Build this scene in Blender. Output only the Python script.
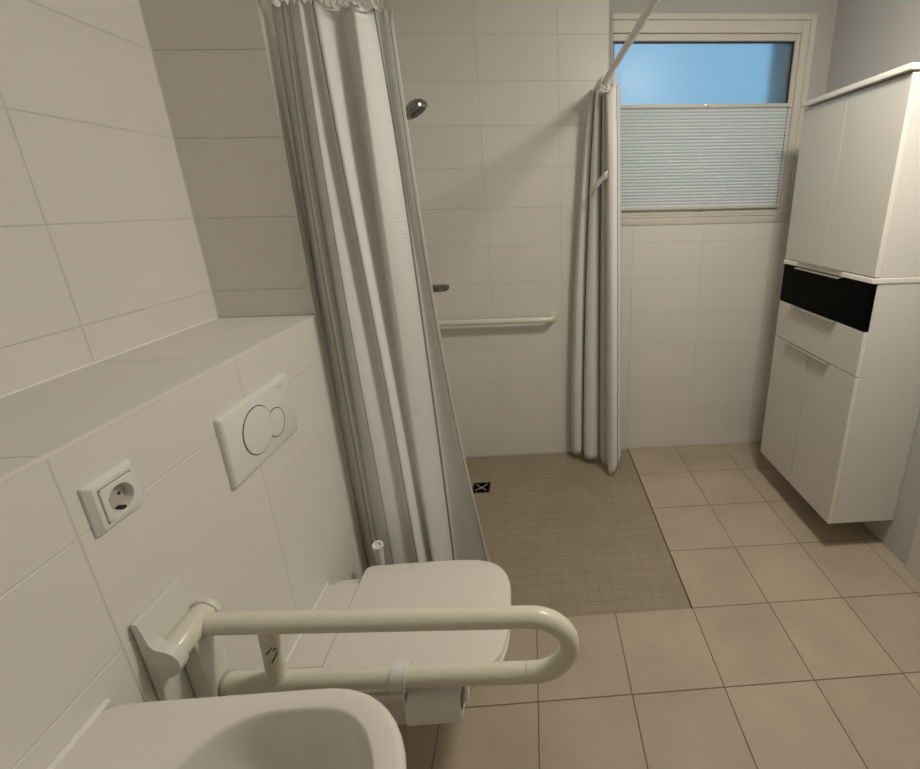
import bpy, bmesh, math, random
import numpy as np
from mathutils import Vector, Matrix

random.seed(4)
for o in list(bpy.data.objects):
    bpy.data.objects.remove(o, do_unlink=True)
SC = bpy.context.scene
COL = SC.collection
PI = math.pi

# ------------------------------------------------------------------ camera
IW, IH = 920, 769
CAM = np.array([0.63665, 0.0, 1.5])
FPX, YAW, PITCH, ROLL = 453.278, 0.05547, -0.30435, -0.0204
PX, PY = 98.447, -39.273                      # optical axis off the middle of the cropped photo
_f = np.array([math.sin(YAW)*math.cos(PITCH), math.cos(YAW)*math.cos(PITCH), math.sin(PITCH)])
_r0 = np.array([math.cos(YAW), -math.sin(YAW), 0.0]); _u0 = np.cross(_r0, _f)
_r = math.cos(ROLL)*_r0 + math.sin(ROLL)*_u0
_u = -math.sin(ROLL)*_r0 + math.cos(ROLL)*_u0
cam_d = bpy.data.cameras.new('camera'); cam = bpy.data.objects.new('camera', cam_d); COL.objects.link(cam)
cam.matrix_world = Matrix(((_r[0], _u[0], -_f[0], CAM[0]), (_r[1], _u[1], -_f[1], CAM[1]), (_r[2], _u[2], -_f[2], CAM[2]), (0, 0, 0, 1)))
cam_d.sensor_width = 36.0; cam_d.sensor_fit = 'HORIZONTAL'
cam_d.lens = FPX*36.0/IW
cam_d.shift_x = -PX/IW; cam_d.shift_y = PY/IW
cam_d.clip_start = 0.02
SC.camera = cam

def on(u, v, ax, val):
    """point where the ray of photo pixel (u, v) meets the plane axis=val"""
    d = ((u-IW/2-PX)/FPX)*_r - ((v-IH/2-PY)/FPX)*_u + _f
    t = (val-CAM[ax])/d[ax]
    return CAM + t*d

# ------------------------------------------------------------------ world, light, exposure
world = bpy.data.worlds.new('evening_sky'); SC.world = world; world.use_nodes = True
bg = world.node_tree.nodes['Background']
bg.inputs[0].default_value = (0.32, 0.60, 0.84, 1); bg.inputs[1].default_value = 0.78
SC.view_settings.view_transform = 'Standard'; SC.view_settings.look = 'None'
SC.view_settings.gamma = 1.0; SC.view_settings.use_curve_mapping = False
SC.view_settings.exposure = 0.0
LAMP_POS = (1.50, 1.12, 2.40)
LAMP_GLOW = 86.0                              # radiance of the opal dome
LAMP_COL = (1.0, 0.935, 0.825)

# ------------------------------------------------------------------ room measures
D = 2.526           # back wall (tile face)
XR = 2.18           # right wall
XN = -0.277         # niche back wall above the ledge
P = 1.336           # end of the niche
ZL = 1.201          # ledge height
YB = -1.15          # wall behind the camera
ZC = 2.44           # ceiling
Z0, TH, TW = 0.086, 0.199, 0.3955             # wall tile rows
X0, Y0, FS = 1.2074, 1.3312, 0.3005           # floor tile grid, corner of the shower floor

# ------------------------------------------------------------------ materials
MATS = {}
def new_mat(name):
    m = bpy.data.materials.new(name); m.use_nodes = True
    nt = m.node_tree; return m, nt, nt.nodes['Principled BSDF']
def mat(name, col, rough=0.5, metal=0.0, spec=0.5, noise=0.0, nscale=8.0, bump=0.0, bscale=60.0, vary=0.0, coat=0.0, trans=0.0, sss=0.0):
    m, nt, b = new_mat(name)
    b.inputs['Roughness'].default_value = rough; b.inputs['Metallic'].default_value = metal
    b.inputs['Specular IOR Level'].default_value = spec
    b.inputs['Coat Weight'].default_value = coat; b.inputs['Transmission Weight'].default_value = trans
    b.inputs['Base Color'].default_value = (*col, 1)
    tc = nt.nodes.new('ShaderNodeTexCoord')
    last = None
    if noise > 0:
        n = nt.nodes.new('ShaderNodeTexNoise'); n.inputs['Scale'].default_value = nscale; n.inputs['Detail'].default_value = 5
        geo = nt.nodes.new('ShaderNodeNewGeometry')
        nt.links.new(geo.outputs['Position'], n.inputs['Vector'])
        mr = nt.nodes.new('ShaderNodeMapRange'); mr.inputs[1].default_value = 0.3; mr.inputs[2].default_value = 0.7
        mr.inputs[3].default_value = 1-noise; mr.inputs[4].default_value = 1+noise
        nt.links.new(n.outputs['Fac'], mr.inputs[0]); last = mr.outputs[0]
    if vary > 0:
        oi = nt.nodes.new('ShaderNodeObjectInfo')
        mv = nt.nodes.new('ShaderNodeMapRange'); mv.inputs[3].default_value = 1-vary; mv.inputs[4].default_value = 1+vary
        nt.links.new(oi.outputs['Random'], mv.inputs[0])
        if last is None: last = mv.outputs[0]
        else:
            mm = nt.nodes.new('ShaderNodeMath'); mm.operation = 'MULTIPLY'
            nt.links.new(last, mm.inputs[0]); nt.links.new(mv.outputs[0], mm.inputs[1]); last = mm.outputs[0]
    if last is not None:
        vm = nt.nodes.new('ShaderNodeVectorMath'); vm.operation = 'SCALE'; vm.inputs[0].default_value = col
        nt.links.new(last, vm.inputs['Scale']); nt.links.new(vm.outputs[0], b.inputs['Base Color'])
    if bump > 0:
        n2 = nt.nodes.new('ShaderNodeTexNoise'); n2.inputs['Scale'].default_value = bscale; n2.inputs['Detail'].default_value = 3
        geo2 = nt.nodes.new('ShaderNodeNewGeometry'); nt.links.new(geo2.outputs['Position'], n2.inputs['Vector'])
        bp = nt.nodes.new('ShaderNodeBump'); bp.inputs['Strength'].default_value = bump; bp.inputs['Distance'].default_value = 0.002
        nt.links.new(n2.outputs['Fac'], bp.inputs['Height']); nt.links.new(bp.outputs[0], b.inputs['Normal'])
    MATS[name] = m
    return m

mat('wall_tile', (0.76, 0.73, 0.68), rough=0.42, noise=0.015, nscale=5, vary=0.012, bump=0.06, bscale=90)
mat('grout', (0.66, 0.63, 0.58), rough=0.9)
mat('plaster', (0.49, 0.485, 0.465), rough=0.85, bump=0.25, bscale=220)
mat('ceiling_paint', (0.82, 0.80, 0.76), rough=0.9)
mat('silicone', (0.83, 0.81, 0.76), rough=0.45)
mat('edge_trim', (0.78, 0.75, 0.69), rough=0.4)
mat('floor_tile', (0.445, 0.37, 0.283), rough=0.5, noise=0.09, nscale=4.5, vary=0.05, bump=0.08, bscale=120)
mat('floor_grout', (0.20, 0.15, 0.105), rough=0.9)
mat('mosaic', (0.325, 0.268, 0.192), rough=0.55, noise=0.06, nscale=6, vary=0.014)
mat('mosaic_grout', (0.27, 0.222, 0.158), rough=0.9)
mat('porcelain', (0.76, 0.73, 0.67), rough=0.14, coat=0.3)
mat('seat_plastic', (0.78, 0.74, 0.68), rough=0.22)
mat('rail_paint', (0.74, 0.72, 0.60), rough=0.28)
mat('rail_plastic', (0.72, 0.72, 0.65), rough=0.4)
mat('white_plastic', (0.77, 0.76, 0.72), rough=0.33)
mat('socket_dark', (0.16, 0.13, 0.11), rough=0.5)
mat('recess', (0.50, 0.45, 0.41), rough=0.5)
mat('dark_gap', (0.09, 0.08, 0.07), rough=0.8)
mat('metal', (0.55, 0.53, 0.50), rough=0.3, metal=1.0)
mat('chrome_dark', (0.26, 0.26, 0.245), rough=0.2, metal=0.8)
mat('steel_dark', (0.045, 0.045, 0.04), rough=0.4, metal=0.3)
mat('cabinet_white', (0.61, 0.59, 0.54), rough=0.16, coat=0.25)
mat('cabinet_body', (0.73, 0.715, 0.68), rough=0.38)
mat('cabinet_edge', (0.83, 0.80, 0.74), rough=0.4)
mat('cabinet_black', (0.0015, 0.0015, 0.0015), rough=0.45, spec=0.04)
mat('handle_metal', (0.40, 0.38, 0.34), rough=0.45, metal=0.4)
mat('window_paint', (0.66, 0.63, 0.56), rough=0.4)
mat('gasket', (0.02, 0.022, 0.025), rough=0.6)
mat('blind_rail', (0.62, 0.62, 0.58), rough=0.45)
mat('paper', (0.84, 0.82, 0.78), rough=0.95, bump=0.2, bscale=300)
mat('cardboard', (0.42, 0.34, 0.24), rough=0.9)
mat('ink', (0.015, 0.015, 0.015), rough=0.7)
mat('rod_paint', (0.82, 0.80, 0.74), rough=0.3)
mat('ring_plastic', (0.86, 0.85, 0.80), rough=0.3)
mat('tie_cloth', (0.78, 0.76, 0.72), rough=0.9)
mat('facade', (0.40, 0.42, 0.42), rough=0.9, noise=0.1)
mat('door_paint', (0.72, 0.70, 0.65), rough=0.45)

def glass_mat():
    m, nt, b = new_mat('frosted_glass')
    b.inputs['Base Color'].default_value = (0.86, 0.95, 1.0, 1)
    b.inputs['Transmission Weight'].default_value = 1.0
    b.inputs['Roughness'].default_value = 0.34; b.inputs['IOR'].default_value = 1.35
    g = nt.nodes.new('ShaderNodeNewGeometry'); n = nt.nodes.new('ShaderNodeTexNoise'); n.inputs['Scale'].default_value = 130
    bp = nt.nodes.new('ShaderNodeBump'); bp.inputs['Strength'].default_value = 0.03; bp.inputs['Distance'].default_value = 0.002
    nt.links.new(g.outputs['Position'], n.inputs['Vector']); nt.links.new(n.outputs['Fac'], bp.inputs['Height']); nt.links.new(bp.outputs[0], b.inputs['Normal'])
    MATS['glass'] = m
glass_mat()
def blind_mat():
    m, nt, b = new_mat('blind_fabric')
    b.inputs['Base Color'].default_value = (0.74, 0.79, 0.785, 1); b.inputs['Roughness'].default_value = 0.9
    tr = nt.nodes.new('ShaderNodeBsdfTranslucent'); tr.inputs[0].default_value = (0.78, 0.82, 0.81, 1)
    mx = nt.nodes.new('ShaderNodeMixShader'); mx.inputs[0].default_value = 0.18
    nt.links.new(b.outputs[0], mx.inputs[1]); nt.links.new(tr.outputs[0], mx.inputs[2])
    nt.links.new(mx.outputs[0], nt.nodes['Material Output'].inputs[0])
    MATS['blind'] = m
blind_mat()
def curtain_mat(name, bands, lines):
    """woven cloth: bands [(u0,u1,rgb)] and thin lines [(u,half width,rgb)] along the cloth width (uv.x), fine horizontal ribs along uv.y (metres)"""
    m, nt, b = new_mat(name)
    b.inputs['Roughness'].default_value = 0.92; b.inputs['Specular IOR Level'].default_value = 0.15
    uv = nt.nodes.new('ShaderNodeUVMap'); uv.uv_map = 'cloth'
    sp = nt.nodes.new('ShaderNodeSeparateXYZ'); nt.links.new(uv.outputs[0], sp.inputs[0])
    def mask(a, c):
        g = nt.nodes.new('ShaderNodeMath'); g.operation = 'GREATER_THAN'; g.inputs[1].default_value = a
        l = nt.nodes.new('ShaderNodeMath'); l.operation = 'LESS_THAN'; l.inputs[1].default_value = c
        mu = nt.nodes.new('ShaderNodeMath'); mu.operation = 'MULTIPLY'
        nt.links.new(sp.outputs[0], g.inputs[0]); nt.links.new(sp.outputs[0], l.inputs[0])
        nt.links.new(g.outputs[0], mu.inputs[0]); nt.links.new(l.outputs[0], mu.inputs[1]); return mu.outputs[0]
    rgb = nt.nodes.new('ShaderNodeRGB'); rgb.outputs[0].default_value = (0.88, 0.875, 0.86, 1); cur = rgb.outputs[0]
    for a, c, colr in list(bands) + [(u-w, u+w, k) for u, w, k in lines]:
        mx = nt.nodes.new('ShaderNodeMix'); mx.data_type = 'RGBA'
        nt.links.new(mask(a, c), mx.inputs[0]); nt.links.new(cur, mx.inputs[6]); mx.inputs[7].default_value = (*colr, 1); cur = mx.outputs[2]
    nt.links.new(cur, b.inputs['Base Color'])
    w = nt.nodes.new('ShaderNodeMath'); w.operation = 'MULTIPLY'; w.inputs[1].default_value = 2*PI/0.0065
    s = nt.nodes.new('ShaderNodeMath'); s.operation = 'SINE'
    nt.links.new(sp.outputs[1], w.inputs[0]); nt.links.new(w.outputs[0], s.inputs[0])
    bp = nt.nodes.new('ShaderNodeBump'); bp.inputs['Strength'].default_value = 0.22; bp.inputs['Distance'].default_value = 0.001
    nt.links.new(s.outputs[0], bp.inputs['Height']); nt.links.new(bp.outputs[0], b.inputs['Normal'])
    tr = nt.nodes.new('ShaderNodeBsdfTranslucent'); nt.links.new(cur, tr.inputs[0])
    mx = nt.nodes.new('ShaderNodeMixShader'); mx.inputs[0].default_value = 0.12
    nt.links.new(b.outputs[0], mx.inputs[1]); nt.links.new(tr.outputs[0], mx.inputs[2])
    nt.links.new(mx.outputs[0], nt.nodes['Material Output'].inputs[0])
    MATS[name] = m

# ------------------------------------------------------------------ object helpers
def tag(o, label=None, cat=None, group=None, kind=None):
    if label: o['label'] = label
    if cat: o['category'] = cat
    if group: o['group'] = group
    if kind: o['kind'] = kind
    return o
ROOT = {}
def thing(name, label, cat, loc, group=None):
    o = bpy.data.objects.new(name, None); COL.objects.link(o); o.location = loc; o.empty_display_size = 0.05
    ROOT[o.name] = Vector(loc)
    return tag(o, label, cat, group)
def root_loc(o):
    while o is not None:
        if o.name in ROOT: return ROOT[o.name]
        o = o.parent
    return Vector((0, 0, 0))
def finish(bm, angle=0.6):
    bmesh.ops.recalc_face_normals(bm, faces=bm.faces)
    for f in bm.faces: f.smooth = True
    for e in bm.edges:
        if len(e.link_faces) == 2 and e.calc_face_angle(0) > angle: e.smooth = False
def obj(name, bm, m, parent=None, origin=None, recalc=True, sharp=0.6):
    """bm is in world coordinates; the object keeps its root's origin (or the one given)"""
    if recalc: finish(bm, sharp)
    off = root_loc(parent) if parent is not None else Vector(origin or (0, 0, 0))
    if off.length > 0: bmesh.ops.translate(bm, verts=bm.verts, vec=-off)
    me = bpy.data.meshes.new(name); bm.to_mesh(me); bm.free()
    me.materials.append(MATS[m])
    o = bpy.data.objects.new(name, me); COL.objects.link(o)
    if parent is not None: o.parent = parent
    elif origin is not None: o.location = origin; ROOT[o.name] = Vector(origin)
    return o
def B(): return bmesh.new()
def box(bm, x0, x1, y0, y1, z0, z1, bev=0.0, seg=2):
    vs = [bm.verts.new((x, y, z)) for x in (x0, x1) for y in (y0, y1) for z in (z0, z1)]
    fs = [(0, 1, 3, 2), (4, 6, 7, 5), (0, 4, 5, 1), (2, 3, 7, 6), (0, 2, 6, 4), (1, 5, 7, 3)]
    faces = [bm.faces.new([vs[i] for i in f]) for f in fs]
    if bev > 0:
        es = set(e for f in faces for e in f.edges)
        bmesh.ops.bevel(bm, geom=list(es), offset=bev, segments=seg, profile=0.6, affect='EDGES')
    return bm
def frame_of(t):
    t = t.normalized(); a = Vector((0, 0, 1)) if abs(t.z) < 0.9 else Vector((1, 0, 0))
    n = t.cross(a).normalized(); return n, n.cross(t).normalized()
def tube(bm, pts, r, n=16, cap=True, closed=False):
    pts = [Vector(p) for p in pts]; rings = []
    N = len(pts); nrm = None
    for i, p in enumerate(pts):
        if closed: t = pts[(i+1) % N]-pts[i-1]
        else: t = pts[min(i+1, N-1)]-pts[max(i-1, 0)]
        t.normalize()
        if nrm is None: nrm, _ = frame_of(t)
        nrm = (nrm - t*nrm.dot(t)).normalized(); bi = t.cross(nrm)
        rr = r[i] if isinstance(r, (list, tuple)) else r
        rings.append([bm.verts.new(p + (nrm*math.cos(2*PI*k/n)+bi*math.sin(2*PI*k/n))*rr) for k in range(n)])
    M = N if closed else N-1
    for i in range(M):
        a, c = rings[i], rings[(i+1) % N]
        for k in range(n): bm.faces.new((a[k], a[(k+1) % n], c[(k+1) % n], c[k]))
    if cap and not closed:
        bm.faces.new(rings[0][::-1]); bm.faces.new(rings[-1])
    return bm
def cyl(bm, a, b, r, n=24, bev=0.0):
    a, b = Vector(a), Vector(b); L = (b-a).length; d = (b-a)/L
    if bev > 0: return tube(bm, [a, a+d*bev*0.3, a+d*bev, b-d*bev, b-d*bev*0.3, b], [r-bev, r-bev*0.3, r, r, r-bev*0.3, r-bev], n)
    return tube(bm, [a, b], r, n)
def loft(bm, loops, cap0=True, cap1=True):
    rs = [[bm.verts.new(p) for p in lp] for lp in loops]; n = len(rs[0])
    for a, c in zip(rs, rs[1:]):
        for k in range(n): bm.faces.new((a[k], a[(k+1) % n], c[(k+1) % n], c[k]))
    if cap0: bm.faces.new(rs[0][::-1])
    if cap1: bm.faces.new(rs[-1])
    return bm
def pipe_ring(bm, prof, axis_pt, axis, n=40):
    """lathe: prof [(radius, along)] closed around axis"""
    ax = Vector(axis).normalized(); e1, e2 = frame_of(ax); c = Vector(axis_pt); rs = []
    for r, h in prof: rs.append([bm.verts.new(c+ax*h+(e1*math.cos(2*PI*k/n)+e2*math.sin(2*PI*k/n))*max(r, 1e-5)) for k in range(n)])
    for a, b_ in zip(rs, rs[1:]):
        for k in range(n): bm.faces.new((a[k], a[(k+1) % n], b_[(k+1) % n], b_[k]))
    return rs

# ------------------------------------------------------------------ tiles: each its own object, meshes shared by size
TILES = {}
def tile_mesh(w, h, t, m, ch=0.0012):
    k = (round(w, 4), round(h, 4), round(t, 4), m)
    if k not in TILES:
        bm = B(); a, b_ = w/2, h/2
        lo = [(-a, -b_, 0), (a, -b_, 0), (a, b_, 0), (-a, b_, 0)]
        mid = [(x, y, t-ch*0.7) for x, y, _ in lo]
        hi = [(x-math.copysign(ch, x), y-math.copysign(ch, y), t) for x, y, _ in lo]
        loft(bm, [lo, mid, hi]); bmesh.ops.recalc_face_normals(bm, faces=bm.faces)
        me = bpy.data.meshes.new('tile'); bm.to_mesh(me); bm.free(); me.materials.append(MATS[m]); TILES[k] = me
    return TILES[k]
def lay(parent, name, m, org, eu, ev, en, us, vs, gap, t, holes=(), minsize=0.012):
    """tiles on the grid us x vs (metres along eu, ev from org); faces end t above org along en"""
    R = Matrix((eu, ev, en)).transposed().to_4x4()
    for i in range(len(us)-1):
        for j in range(len(vs)-1):
            u0, u1, v0, v1 = us[i]+gap/2, us[i+1]-gap/2, vs[j]+gap/2, vs[j+1]-gap/2
            if u1-u0 < minsize or v1-v0 < minsize: continue
            if any(h[0] < (u0+u1)/2 < h[1] and h[2] < (v0+v1)/2 < h[3] for h in holes): continue
            o = bpy.data.objects.new(name, tile_mesh(u1-u0, v1-v0, t, m)); COL.objects.link(o)
            p = Vector(org)+Vector(eu)*((u0+u1)/2)+Vector(ev)*((v0+v1)/2)
            o.parent = parent; o.matrix_local = Matrix.Translation(p) @ R
def cuts(lo, hi, first, step, extra=()):
    k0 = math.floor((lo-first)/step); g = [lo]; k = k0
    while True:
        v = first+k*step; k += 1
        if v >= hi-0.004: break
        if v > lo+0.004: g.append(v)
    g += [e for e in extra if lo < e < hi]
    return sorted(g)+[hi]
G = 0.0016; T = 0.0007
X, Y, Z = Vector((1, 0, 0)), Vector((0, 1, 0)), Vector((0, 0, 1))
def struct(name, bm, m, label, cat):
    o = obj(name, bm, m); return tag(o, label, cat, kind='structure')

# back wall with window opening
WX0, WX1, WZ0, WZ1 = 1.062, 2.085, 1.411, 2.362
bm = B(); g = D+T
for x0, x1, z0, z1 in ((XN-0.12, WX0, -0.1, ZC+0.1), (WX1, XR+0.12, -0.1, ZC+0.1), (WX0, WX1, -0.1, WZ0), (WX0, WX1, WZ1, ZC+0.1)):
    box(bm, x0, x1, g, g+0.24, z0, z1)
bmesh.ops.remove_doubles(bm, verts=bm.verts, dist=1e-5)
wall_back = struct('wall_back', bm, 'grout', 'tiled back wall of the shower with the window in it', 'wall')
rows = cuts(0, ZC, Z0, TH); 
lay(wall_back, 'tile', 'wall_tile', (0, g, 0), X, Z, -Y, cuts(0.0, 1.052, 0.408, TW), rows, G, T)
lay(wall_back, 'tile', 'wall_tile', (0, g, 0), X, Z, -Y, cuts(1.052, XR, 0.408, TW), cuts(0, 1.372, Z0, TH), G, T)
bm = B()
box(bm, 1.054, WX1+0.0, g-0.0008, g, WZ1, ZC); box(bm, WX1, XR, g-0.0008, g, 1.374, ZC); box(bm, 1.054, WX0, g-0.0008, g, WZ0, WZ1)
obj('plaster_field', bm, 'plaster', wall_back)

# left wall: service wall under the ledge and shower side, one plane x = 0
bm = B()
box(bm, XN-0.12, -T, YB-0.12, P+0.03, -0.1, ZL-0.03); box(bm, XN-0.12, -T, P+0.03, D+T, -0.1, ZC+0.1)
wall_left = struct('wall_left', bm, 'grout', 'tiled service wall behind toilet and washbasin, running on into the shower', 'wall')
pr = cuts(0, ZL-0.006, Z0-0.010, TH)
lay(wall_left, 'tile', 'wall_tile', (-T, 0, 0), Y, Z, X, cuts(YB, P, 0.556, TW), pr, G, T)
lay(wall_left, 'tile', 'wall_tile', (-T, 0, 0), Y, Z, X, [P-0.0006]+cuts(P, D, 0.556, TW)[1:], rows, G, T)
# niche back wall above the ledge
bm = B(); box(bm, XN-0.12, XN-T, YB-0.12, P+0.03, ZL-0.03, ZC+0.1)
wall_up = struct('wall_left_upper', bm, 'grout', 'tiled wall set back above the ledge', 'wall')
lay(wall_up, 'tile', 'wall_tile', (XN-T, 0, 0), Y, Z, X, cuts(YB, P, 0.945, TW), [ZL]+[v for v in rows if v > ZL+0.01], G, T)
# end of the niche
bm = B(); box(bm, XN-T, -T, P+T, P+0.03, ZL-0.03, ZC+0.1)
wall_end = struct('wall_niche_end', bm, 'grout', 'narrow tiled wall closing the ledge beside the shower curtain', 'wall')
lay(wall_end, 'tile', 'wall_tile', (0, P+T, 0), X, Z, -Y, [XN+0.001, 0.0008], [ZL]+[v for v in rows if v > ZL+0.01], G, T)
# ledge
bm = B(); box(bm, XN-T, -T, YB, P+T, ZL-0.03, ZL-T)
ledge = struct('trim_1', bm, 'grout', 'long tiled ledge on top of the service wall', 'ledge')
lay(ledge, 'tile', 'wall_tile', (0, 0, ZL-T), X, Y, Z, [XN, -0.008], cuts(YB, P, 0.556, TW), G, T)
bm = B(); box(bm, -0.0085, 0.0012, YB, P, ZL-0.007, ZL+0.0008, 0.001, 1); obj('edge_strip', bm, 'edge_trim', ledge)
bm = B(); tube(bm, [(XN, YB, ZL), (XN, P, ZL)], 0.0035, 6); obj('sealant_bead', bm, 'silicone', ledge)
bm = B(); tube(bm, [(XN, P, ZL), (XN, P, ZC)], 0.003, 6); obj('sealant_bead', bm, 'silicone', wall_up)

# right wall, painted, with a door frame nearer the camera
bm = B(); box(bm, XR, XR+0.12, YB-0.12, D+T, -0.1, ZC+0.1)
wall_right = struct('wall_right', bm, 'plaster', 'pale painted wall behind the tall white cabinet', 'wall')
bm = B(); box(bm, XR-0.018, XR, 1.33, 1.452, 0, 2.1, 0.004); box(bm, XR-0.018, XR, 0.33, 0.44, 0, 2.1, 0.004); box(bm, XR-0.018, XR, 0.44, 1.33, 1.99, 2.1, 0.004)
d1 = struct('door_1', bm, 'door_paint', 'white painted door with its frame in the right wall', 'door')
bm = B(); box(bm, XR-0.008, XR-0.0005, 0.443, 1.327, 0.006, 1.987, 0.002); obj('door_leaf', bm, 'door_paint', d1)
bm = B(); cyl(bm, (XR-0.008, 0.50, 1.03), (XR-0.05, 0.50, 1.03), 0.009); tube(bm, [(XR-0.05, 0.50, 1.03), (XR-0.05, 0.62, 1.03)], 0.009); obj('door_handle', bm, 'metal', d1)
bm = B(); box(bm, XN-0.12, XR+0.12, YB-0.12, YB, -0.1, ZC+0.1)
struct('wall_front', bm, 'wall_tile', 'plain tiled wall opposite the window', 'wall')
bm = B(); box(bm, XN-0.12, XR+0.12, YB-0.12, D+0.24, ZC, ZC+0.1)
struct('ceiling', bm, 'ceiling_paint', 'plain white ceiling above the wet room', 'ceiling')

# floor
FT = 0.0025
bm = B(); box(bm, -0.0, XR, YB, Y0, -0.1, -FT); box(bm, X0, XR, Y0, D+T, -0.1, -FT)
bmesh.ops.remove_doubles(bm, verts=bm.verts, dist=1e-5)
floor = struct('floor', bm, 'floor_grout', 'square beige floor tiles with brown joints around the shower', 'floor')
lay(floor, 'tile', 'floor_tile', (0, 0, -FT), X, Y, Z, cuts(0, XR, X0, FS), cuts(YB, Y0, Y0, FS), 0.0032, FT)
lay(floor, 'tile', 'floor_tile', (0, 0, -FT), X, Y, Z, cuts(X0, XR, X0, FS), cuts(Y0, D, Y0, FS), 0.0032, FT)
# shower floor: mosaic, a little lower
ZS = -0.008
bm = B(); box(bm, 0, X0-0.001, Y0+0.001, D+T, -0.1, ZS-0.0006)
shower = struct('floor_shower', bm, 'mosaic_grout', 'brown small-mosaic shower floor sunk beside the larger tiles', 'floor')
DR = (0.2618, 0.3622, 2.1498, 2.2502)                # drain
M5 = 0.0502
mu = cuts(0, X0-0.002, 0.3622, M5); mv = cuts(Y0+0.002, D, 2.2502, M5)
cells = [(mu[i], mu[i+1], mv[j], mv[j+1]) for j in range(len(mv)-1) for i in range(len(mu)-1)]
cells = [c for c in cells if c[1]-c[0] > 0.012 and c[3]-c[2] > 0.012 and not (c[1] > DR[0]+0.002 and c[0] < DR[1]-0.002 and c[3] > DR[2]+0.002 and c[2] < DR[3]-0.002)]
vis = lambda c: c[0] > 0.42 + 0.0*c[2]
near = [c for c in cells if vis(c)][:300]
nearset = set(near)
for c in near:
    o = bpy.data.objects.new('mosaic_tile', tile_mesh(c[1]-c[0]-0.0020, c[3]-c[2]-0.0020, 0.002, 'mosaic', 0.0004)); COL.objects.link(o)
    o.parent = shower; o.location = ((c[0]+c[1])/2, (c[2]+c[3])/2, ZS-0.002+random.uniform(-0.0003, 0.0003))
bm = B()
for c in cells:
    if c in nearset: continue
    a = 0.0010
    lo = [(c[0]+a, c[2]+a, ZS-0.002), (c[1]-a, c[2]+a, ZS-0.002), (c[1]-a, c[3]-a, ZS-0.002), (c[0]+a, c[3]-a, ZS-0.002)]
    loft(bm, [lo, [(x, y, ZS) for x, y, _ in lo]])
o = obj('mosaic_field', bm, 'mosaic', shower); o['kind'] = 'stuff'
# drain
dc = ((DR[0]+DR[1])/2, (DR[2]+DR[3])/2, ZS-0.002)
dr = thing('floor_drain', 'square dark metal drain grate set in the mosaic shower floor', 'drain', dc)
bm = B(); box(bm, DR[0]+.002, DR[1]-.002, DR[2]+.002, DR[3]-.002, ZS-0.002, ZS-0.0006); obj('drain_well', bm, 'steel_dark', dr)
bm = B(); w = 0.009
for a in ((DR[0]+.002, DR[1]-.002, DR[2]+.002, DR[2]+w), (DR[0]+.002, DR[1]-.002, DR[3]-w, DR[3]-.002), (DR[0]+.002, DR[0]+w, DR[2]+w, DR[3]-w), (DR[1]-w, DR[1]-.002, DR[2]+w, DR[3]-w)):
    box(bm, *a, ZS-0.0006, ZS+0.0006)
obj('drain_frame', bm, 'steel_dark', dr)
bm = B()
for sx in (-1, 1):
    for sy in (-1, 1):
        pts = [(dc[0]+sx*r*math.cos(a), dc[1]+sy*r*math.sin(a), ZS+0.0004) for r, a in ((0.006, 0.78), (0.025, 0.70), (0.044, 0.785))]
        tube(bm, pts, 0.0032, 6)
pipe_ring(bm, [(0.0, 0.0015), (0.009, 0.0012), (0.011, 0.0)], (dc[0], dc[1], ZS), (0, 0, 1), 16)
obj('drain_grate', bm, 'metal', dr)
# ------------------------------------------------------------------ window and blind
win = thing('window_1', 'white framed window with frosted glass above the blind', 'window', ((WX0+WX1)/2, D, WZ0)); win['kind'] = 'structure'
def ringframe(bm, x0, x1, z0, z1, wl, wr, wb, wt, y0, y1, bev=0.003):
    box(bm, x0, x0+wl, y0, y1, z0, z1, bev, 1); box(bm, x1-wr, x1, y0, y1, z0, z1, bev, 1)
    box(bm, x0+wl, x1-wr, y0, y1, z0, z0+wb, bev, 1); box(bm, x0+wl, x1-wr, y0, y1, z1-wt, z1, bev, 1)
bm = B(); ringframe(bm, WX0, WX1, WZ0, WZ1, 0.006, 0.028, 0.012, 0.028, D-0.006, D+0.06); obj('window_casing', bm, 'window_paint', win)
bm = B(); ringframe(bm, WX0+0.006, WX1-0.028, WZ0+0.012, WZ1-0.028, 0.005, 0.038, 0.014, 0.054, D-0.001, D+0.055); obj('window_frame', bm, 'window_paint', win)
bm = B(); ringframe(bm, WX0+0.009, WX1-0.064, WZ0+0.024, WZ1-0.080, 0.006, 0.022, 0.018, 0.032, D+0.014, D+0.06); obj('window_sash', bm, 'window_paint', win)
GX0, GX1, GZ0, GZ1 = WX0+0.014, WX1-0.086, WZ0+0.042, WZ1-0.112
bm = B(); ringframe(bm, GX0, GX1, GZ0, GZ1, 0.004, 0.005, 0.004, 0.005, D+0.028, D+0.042, 0.0); obj('gasket', bm, 'gasket', win)
bm = B(); box(bm, GX0+.003, GX1-.003, D+0.033, D+0.039, GZ0+.003, GZ1-.003); obj('pane', bm, 'glass', win)
bm = B(); box(bm, WX0-0.005, WX1+0.01, D-0.003, D+0.0, 1.374, WZ0, 0.001); sill = obj('window_sill', bm, 'window_paint', win)
# outer reveal of the facade, seen blurred through the glass
bm = B(); ringframe(bm, WX0, WX1, WZ0, WZ1, 0.03, 0.105, 0.03, 0.02, D+0.065, D+0.22, 0.0); obj('outer_reveal', bm, 'facade', win)

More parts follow.
